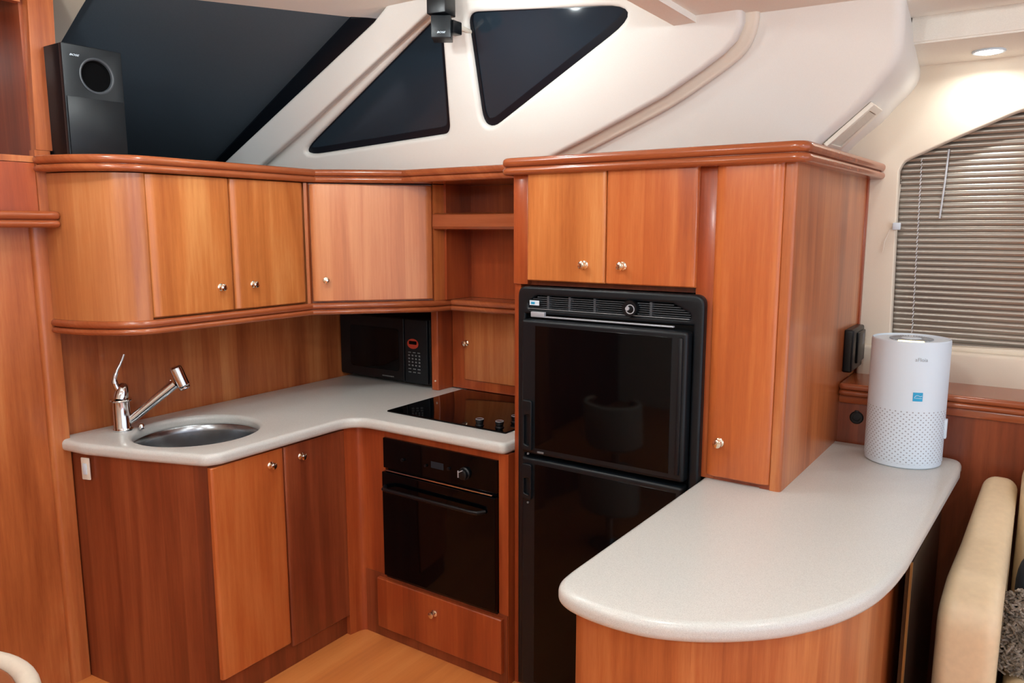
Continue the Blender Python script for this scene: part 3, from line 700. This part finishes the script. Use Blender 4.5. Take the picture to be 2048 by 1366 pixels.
for xx in (-1.29,-1.21,-1.12,-.93):
    add_box(bm,xx-.004,xx+.004,2.111,2.128,1.386,1.428)
fin(bm,'louvre',M['louv'],g)
box('chrome_lip', -1.362,-.806, 2.102,2.107, 1.3835,1.3865, M['grey'], FR, bev=.001)
tk=cyl('thermostat_knob',(-.992,2.128,1.407),(-.992,2.090,1.407),.024,M['black'],FR)
lathe('knob_ring',[(.012,0),(.0145,0),(.0145,.002),(.012,.002),(.012,0)],M['silver'],tk,mx=frame((-.988,2.090,1.405),(1,0,0),(0,0,1)))
cyl('knob_center',(-.995,2.089,1.407),(-.995,2.082,1.407),.006,M['silver'],tk)
st=box('rating_sticker', -1.356,-1.320, 2.1025,2.105, 1.396,1.412, M['white'], FR); st['label']='white sticker with blue mark'
box('sticker_print', -1.350,-1.336, 2.1015,2.1027, 1.400,1.407, M['blue'], st)
# hinge strip above the door
hs=box('hinge_strip', -1.345,-.85, 2.094,2.104, 1.3585,1.363, M['silver'], FR, bev=.0008)
box('bracket', -1.345,-1.293, 2.092,2.104, 1.359,1.376, M['silver'], hs, bev=.001)
def fdoor(z0,z1,name):
    dd=plate(name, fillet([(-1.366,z0),(-.797,z0),(-.797,z1),(-1.366,z1)],[.01,.008,.012,.01]), .05, M['blackS'], FR, bev=.010, bres=4, mx=ymx(2.118))
    return dd
du=fdoor(.902,1.352,'upper_door'); dl=fdoor(.062,.888,'lower_door')
plate('glass_panel', [(-1.312,.925),(-.842,.925),(-.842,1.334),(-1.312,1.334)], .004, M['blackG'], du, bev=.0015, mx=ymx(2.071))
plate('glass_panel', [(-1.312,.085),(-.815,.085),(-.815,.870),(-1.312,.870)], .004, M['blackG'], dl, bev=.0015, mx=ymx(2.071))
box('edge_rib', -.822,-.808, 2.060,2.070, .925,1.335, M['blackS'], du, bev=.004)
for dd,z0,z1 in ((du,.915,1.085),(dl,.745,.868)):
    h=plate('handle', fillet([(-1.358,z0),(-1.320,z0),(-1.320,z1),(-1.358,z1)],[.008,.008,.008,.008]), .012, M['blackS'], dd, bev=.003, holes=[fillet([(-1.349,z0+.02),(-1.328,z0+.015),(-1.328,z1-.045),(-1.349,z1-.05)],.006)], mx=ymx(2.070))
    cyl('screw',(-1.336,2.067,z0-.012),(-1.336,2.063,z0-.012),.0035,M['grey'],h)
box('maker_badge', -1.300,-1.276, 2.0645,2.0665, .911,.917, M['grey'], du)
box('base_grille', -1.39,-.78, 2.12,2.142, .0,.055, M['black'], FR)

# =================================================================== PENINSULA
pen=[(-.777,1.40),(-.777,1.36),(-.772,1.318),(-.750,1.284),(-.70,1.263),(-.62,1.256),(-.53,1.270),(-.43,1.322),(-.335,1.405),(-.262,1.510),(-.215,1.62),(-.188,1.74),(-.172,1.88)]
pen_o=[(-.762,2.100)]+spline(pen,5)[:-1]+[(-.172,1.90),(-.128,2.66)]+fillet([(-.15,2.60),(-.122,2.775),(-.30,2.785)],[0,.05,0],6)[1:-1]+[(-.24,2.784),(-.762,2.784)]
pw_=plate('peninsula_worktop', pen_o, .042, M['corian'], None, bev=.017, bres=6, z=.869)
tag(pw_,'white speckled peninsula worktop with a rounded front end','countertop')
PC=thing('peninsula_cabinet','curved cherry cabinet under the rounded peninsula worktop','cabinet',(-.5,2.0,0))
pin=inset([(-.775,2.136)]+spline(pen,5)+[(-.775,2.2)],.038)[1:-2]
k0=[p for p in pin if p[1]<1.70]
cab=[(-.738,2.70)]+k0+[(-.225,1.75),(-.205,2.0),(-.185,2.74),(-.738,2.74)]
cab=[(-.736,2.74)]+[p for p in k0]+[(-.222,1.90),(-.185,2.74)]
plate('case', cab, .868, M['wood'], PC, z=0)
ep=plate('side_door', [(-.190,1.985),(-.176,1.985),(-.156,2.46),(-.170,2.46)], .80, M['smoke'], PC, z=.05)
plate('edge_strip', [(-.181,1.979),(-.1755,1.979),(-.1755,1.985),(-.181,1.985)], .80, M['brass'], ep, z=.05)
sk2=thing('power_socket','round black socket in the cherry wall beside the air purifier','socket',(-.454,2.785,.97))
lathe('plate',[(0,0),(.022,0),(.022,.004),(.019,.006),(.012,.006),(.011,.002),(0,.002)],M['black'],sk2,mx=frame((-.454,2.785,1.001),(1,0,0),(0,0,1)))
box('cover_hinge',-.461,-.447,2.776,2.785,1.018,1.026,M['black'],sk2,bev=.002)
ss=box('switch', -.478,-.452, 3.018,3.03, 1.155,1.215, M['black'], None, bev=.003)
tag(ss,'small black switch on the cream wall behind the air purifier','switch')

# =================================================================== AIR PURIFIER
px_,py_,PR=-.292,2.664,.112
AP=thing('air_purifier','white cylindrical air purifier with perforated lower half on the peninsula worktop','air purifier',(px_,py_,.911))
T=Matrix.Translation((px_,py_,.911))
lathe('base',[(0,0),(PR*.93,0),(PR*.985,.004),(PR*.985,.016),(0,.016)],M['white'],AP,mx=T,seg=72)
def perf_band():
    bm=bmesh.new(); seg=96; uvl=bm.loops.layers.uv.new('UVMap'); rows=[]
    zs=[.016,.020,.06,.10,.14,.175,.182]
    for z in zs: rows.append([bm.verts.new((PR*math.cos(2*PI*i/seg),PR*math.sin(2*PI*i/seg),z)) for i in range(seg)])
    for a,(r0,r1) in enumerate(zip(rows,rows[1:])):
        for i in range(seg):
            j=(i+1)%seg; f=bm.faces.new((r0[i],r0[j],r1[j],r1[i]))
            for l,(ii,zz) in zip(f.loops,((i,zs[a]),(i+1,zs[a]),(i+1,zs[a+1]),(i,zs[a+1]))): l[uvl].uv=(ii/seg*44,zz/.0150)
    me=bpy.data.meshes.new('p'); bmesh.ops.transform(bm,matrix=T,verts=bm.verts); bm.to_mesh(me); bm.free(); return link(me,'perforated_band',M['perf'],AP)
perf_band()
lathe('body',[(0,.182),(PR,.182),(PR,.386),(PR*.995,.393),(PR*.975,.396),(PR*.955,.393),(PR*.95,.391),(PR*.60,.391),(0,.391)],M['white'],AP,mx=T,seg=96)
bm=bmesh.new()
for i in range(48):
    a=2*PI*i/48; m=Matrix.Rotation(a,4,'Z'); add_box(bm,.030,.062,-.0016,.0016,.390,.3945,mx=m)
bmesh.ops.transform(bm,matrix=T,verts=bm.verts); fin(bm,'outlet_fins',M['grey2'],AP)
lathe('top_disc',[(0,.396),(.027,.396),(.029,.394),(.029,.390),(0,.390)],M['white'],AP,mx=T,seg=40)
# lit display on the rim toward the camera
def patch(name,a0,a1,z0,z1,r,mat,parent,n=14,tk=.0012):
    bm=bmesh.new(); g=[]
    for rr in (r,r+tk):
        g.append([[bm.verts.new((rr*math.cos(a0+(a1-a0)*i/n),rr*math.sin(a0+(a1-a0)*i/n),z)) for i in range(n+1)] for z in (z0,z1)])
    for q in g:
        for i in range(n): bm.faces.new((q[0][i],q[0][i+1],q[1][i+1],q[1][i]))
    for i in range(n):
        for k in (0,1): bm.faces.new((g[0][k][i],g[0][k][i+1],g[1][k][i+1],g[1][k][i]))
    for i in (0,n): bm.faces.new((g[0][0][i],g[0][1][i],g[1][1][i],g[1][0][i]))
    bmesh.ops.transform(bm,matrix=T,verts=bm.verts); return fin(bm,name,mat,parent)
aim=math.atan2(-py_,-px_)            # azimuth from purifier to the camera
lp=fillet([(.066,-.036),(.099,-.036),(.099,.036),(.066,.036)],.008)
me=plate_mesh(lp,.004,mx=T@Matrix.Rotation(aim,4,'Z')@Matrix.Translation((0,0,.3915)))
o=link(me,'display',M['glow'],AP); o['label']='glowing warm display on the rim'
ac=aim+.27
stk=patch('energy_sticker',ac-.125,ac+.115,.216,.243,PR+.0002,M['blue'],AP); stk['label']='blue square sticker with white star line'
def on_cyl(pts2, r, z, ac_):
    out=[]
    for (s,h) in pts2: a=ac_+s/r; out.append((px_+r*math.cos(a),py_+r*math.sin(a),.911+z+h))
    return out
tube('sticker_mark',on_cyl(spline([(-.010,-.002),(-.006,.003),(.0,.004),(.006,.001),(.011,.003)],4),PR+.0016,.230,ac),.0007,M['white'],stk,seg=6)
tube('sticker_mark',on_cyl([(-.011,-.004),(.011,-.005)],PR+.0016,.230,ac),.0006,M['white'],stk,seg=6)
tm=text_mesh('aFloia',.0155,.0002)
for v_ in tm.vertices:
    s,h,d_=v_.co; a=ac+.02+s/PR; v_.co=(px_+(PR+.0006+d_)*math.cos(a),py_+(PR+.0006+d_)*math.sin(a),.911+.343+h)
link(tm,'maker_lettering',M['grey2'],AP,smooth=False)
box('cord_plug_tab', px_+PR-.002,px_+PR+.006, py_-.012,py_+.012,1.00,1.06, M['white'], AP, bev=.002)

# =================================================================== BLIND
BL=thing('venetian_blind','taupe satin venetian blind, slats closed, in the curved window','window blind',(.4,3.1,1.24))
def ztop(x):
    P=[(-.42,1.84),(-.395,1.88),(-.264,1.945),(-.061,2.03),(.08,2.065),(.3,2.105),(1.25,2.13)]
    for (a,za),(b_,zb) in zip(P,P[1:]):
        if a<=x<=b_: return za+(zb-za)*(x-a)/(b_-a)
    return P[-1][1]
bm=bmesh.new(); z=1.235; 
while z<2.125:
    # leftmost x where the slat still lies under the curved head
    x0=-.425; 
    while ztop(x0)<z+.004 and x0<1.2: x0+=.01
    n=3; pr=[(-.0015,-.011),(-.0045,-.004),(-.0035,.004),(.0025,.0115)]   # (dy,dz) bowed slat
    for th in (0,):
        a=[bm.verts.new((x0,3.098+dy,z+dz)) for dy,dz in pr]; c=[bm.verts.new((1.25,3.098+dy,z+dz)) for dy,dz in pr]
        a2=[bm.verts.new((x0,3.0986+dy,z+dz)) for dy,dz in pr]; c2=[bm.verts.new((1.25,3.0986+dy,z+dz)) for dy,dz in pr]
        for i in range(3): bm.faces.new((a[i],a[i+1],c[i+1],c[i])); bm.faces.new((a2[i],c2[i],c2[i+1],a2[i+1]))
        bm.faces.new((a[0],c[0],c2[0],a2[0])); bm.faces.new((a[3],a2[3],c2[3],c[3])); bm.faces.new(a+a2[::-1]); bm.faces.new(c+c2[::-1])
    z+=.0205
fin(bm,'slats',M['slat'],BL)
box('bottom_rail', -.40,1.2, 3.086,3.110, 1.226,1.240, M['slat'], BL, bev=.003)
cd=[]; 
bm=bmesh.new()
for i in range(46):
    za=1.27+i*.0135; xa=-.338-.012*((za-1.27)/.62)
    add_tube(bm,[(xa-.002,3.087,za),(xa+.002,3.0865,za+.0115)],.0016,6)
fin(bm,'ladder_cord',M['cord'],BL)
tube('tilt_wand',[(-.268,3.080,1.915),(-.272,3.076,1.80),(-.279,3.074,1.68)],.0032,M['clear'],BL,seg=8)
tube('lift_cord',[(-.412,3.10,1.83),(-.416,3.075,1.66),(-.425,3.025,1.645),(-.44,3.018,1.60),(-.445,3.018,1.56)],.0018,M['ivory'],BL,seg=6)
box('cord_cleat', -.418,-.393, 3.012,3.032, 1.640,1.665, M['white'], BL, bev=.003)

# =================================================================== SOFA
SF=thing('sofa','cream leather sofa whose rounded arm stands beside the peninsula','sofa',(.6,2.3,0))
def rail_shape(name, prof, x0, x1, bev, mat, parent, taper=None):
    """side profile (y,z) polygon extruded in x with soft edges"""
    me=plate_mesh(prof, x1-x0, bev=bev, bres=6, mx=frame((x1,0,0),(0,1,0),(0,0,1))@Matrix.Rotation(0,4,'Z')@Matrix.Translation((0,0,-(x1-x0))))
    return link(me,name,mat,parent)
arm=fillet([(2.09,.03),(2.09,.70),(2.20,.765),(2.38,.80),(2.55,.855),(2.70,.90),(2.755,.86),(2.755,.03)],[.03,.12,.15,.3,.3,.07,.05,.02],8)
a_=rail_shape('arm',arm,-.062,.024,.036,M['leather'],SF)
for v_ in a_.data.vertices:
    wy=v_.co.y+WL[a_].y
    if v_.co.x<0: v_.co.x-=.062*max(0,2.75-wy)/.62
    else: v_.co.x-=.012*max(0,2.75-wy)/.65
box('back_cushion', .030,1.5, 2.56,2.765, .40,.965, M['leather'], SF, bev=.06, seg=5)
box('seat_cushion', .030,1.5, 2.02,2.60, .30,.50, M['leather'], SF, bev=.05, seg=5)
box('base', .03,1.5, 2.00,2.76, .03,.30, M['leather'], SF, bev=.02, seg=3)
PL=thing('throw_pillow','shaggy dark grey pillow leaning on the sofa at the right edge','pillow',(.2,2.35,.47))
bm=bmesh.new(); bmesh.ops.create_uvsphere(bm,u_segments=32,v_segments=20,radius=1)
for v_ in bm.verts:
    c=v_.co; c.x=math.copysign(abs(c.x)**.55,c.x)*.16; c.z=math.copysign(abs(c.z)**.55,c.z)*.16; c.y*=.07
bmesh.ops.transform(bm,matrix=Matrix.Translation((.195,2.36,.655))@Matrix.Rotation(math.radians(-16),4,'X'),verts=bm.verts)
fin(bm,'cushion',M['navy'],PL)
bm=bmesh.new(); R_=random.Random(3)
for i in range(2300):
    x=.185+R_.uniform(-.165,.16); z=.62+R_.uniform(-.11,.09); y=2.30+(z-.63)*.28-.02+.25*max(0,.05-x)+.25*max(0,x-.32)+R_.uniform(-.01,.005)
    p=[(x,y,z)]; 
    for k in range(3): p.append((p[-1][0]+R_.uniform(-.012,.012),p[-1][1]+R_.uniform(-.010,.004),p[-1][2]+R_.uniform(-.012,.010)))
    add_tube(bm,spline(p,2),.0030,4)
o=fin(bm,'shag',M['fuzz'],PL); o['kind']='stuff'

# =================================================================== TUB CHAIR bottom left
TCx,TCy=-1.785,.425
CH=thing('tub_chair','ivory leather tub chair with tan inside, bottom left corner of the view','chair',(TCx,TCy,0))
def ring_sector(name,r0,r1,z0,z1,a0,a1,mat,bev):
    n=40; out=[(TCx+r1*math.cos(a0+(a1-a0)*i/n),TCy+r1*math.sin(a0+(a1-a0)*i/n)) for i in range(n+1)]+[(TCx+r0*math.cos(a1-(a1-a0)*i/n),TCy+r0*math.sin(a1-(a1-a0)*i/n)) for i in range(n+1)]
    return plate(name,out,z1-z0,mat,CH,bev=bev,bres=5,z=z0)
ring_sector('backrest',.232,.277,.30,.70,math.radians(-60),math.radians(200),M['leatherW'],.022)
ring_sector('inner_padding',.19,.234,.36,.690,math.radians(-58),math.radians(198),M['brownL'],.012)
lathe('seat',[(0,.30),(.21,.30),(.225,.33),(.225,.41),(.20,.44),(0,.45)],M['brownL'],CH,mx=Matrix.Translation((TCx,TCy,0)))
lathe('pedestal',[(0,0),(.18,0),(.18,.015),(.04,.03),(.035,.30),(0,.30)],M['chrome'],CH,mx=Matrix.Translation((TCx,TCy,0)))

# =================================================================== SPEAKERS
BS=thing('subwoofer','tall black bass speaker with round port standing on the cabinet top','speaker',(-2.78,1.40,1.883))
bx0=Matrix.Translation((-2.625,1.398,1.883))@Matrix.Rotation(math.radians(0),4,'Z')
hol=[(.01+.052*math.cos(2*PI*i/40),.262+.052*math.sin(2*PI*i/40)) for i in range(40)]
xmx=lambda x: frame((x,1.398,1.883),(0,1,0),(0,0,1))     # local x -> +y, local z -> +x
plate('front', fillet([(-.098,0),(.098,0),(.098,.352),(-.098,.352)],.004), .018, M['blackS'], BS, holes=[hol], bev=.002, mx=xmx(-2.640))
box('case', -2.98,-2.640, 1.300,1.496, 1.883,2.235, M['black'], BS, bev=.003)
lathe('port',[(.052,.018),(.055,.019),(.056,.0185),(.050,.010),(.044,.002),(0,.0015)],M['void'],BS,mx=xmx(-2.640)@Matrix.Translation((.01,.262,0)),seg=40)
lathe('port_rim',[(.049,.012),(.051,.0185),(.0545,.0205),(.058,.0195),(.058,.017)],M['louv'],BS,mx=xmx(-2.640)@Matrix.Translation((.01,.262,0)),seg=40)  # paler grey puts the rim's highlight into its colour
box('grille', -2.621,-2.617, 1.304,1.492, 1.886,2.07, M['blackS'], BS, bev=.001)
me=text_mesh('BOSE',.0085,.0004,shear=.35); me.transform(Matrix.Scale(1.5,4,(1,0,0))); me.transform(xmx(-2.6213)@Matrix.Translation((-.060,.318,0))); link(me,'maker_lettering',M['white'],BS,smooth=False)
# twin cube speaker hung by the pillar
CS=thing('cube_speaker','small black twin cube speaker mounted between the side windows','speaker',(-1.80,2.20,2.31))
ax=Vector((-.80,-2.0*.97,0))
c1=box('lower_cube', -.034,.034,-.040,.040,-.037,.037, M['blackS'], CS, bev=.003, mx=Matrix.Translation((-1.768,2.172,2.332))@Matrix.Rotation(math.radians(33),4,'Z'))
c2=box('upper_cube', -.036,.036,-.040,.040,-.037,.037, M['black'], CS, bev=.003, mx=Matrix.Translation((-1.765,2.165,2.411))@Matrix.Rotation(math.radians(12),4,'Z'))
me=text_mesh('BOSE',.008,.0004,shear=.35); me.transform(Matrix.Scale(1.5,4,(1,0,0)))
me.transform(Matrix.Translation((-1.768,2.172,2.332))@Matrix.Rotation(math.radians(33),4,'Z')@frame((0,-.0406,-.020),(1,0,0),(0,0,1))); link(me,'maker_lettering',M['white'],c1,smooth=False)
box('mount', -1.760,-1.728, 2.185,2.235, 2.318,2.362, M['black'], CS, bev=.004)
cyl('bracket_arm',(-1.745,2.22,2.35),(-1.755,2.33,2.35),.008,M['ivory'],CS)
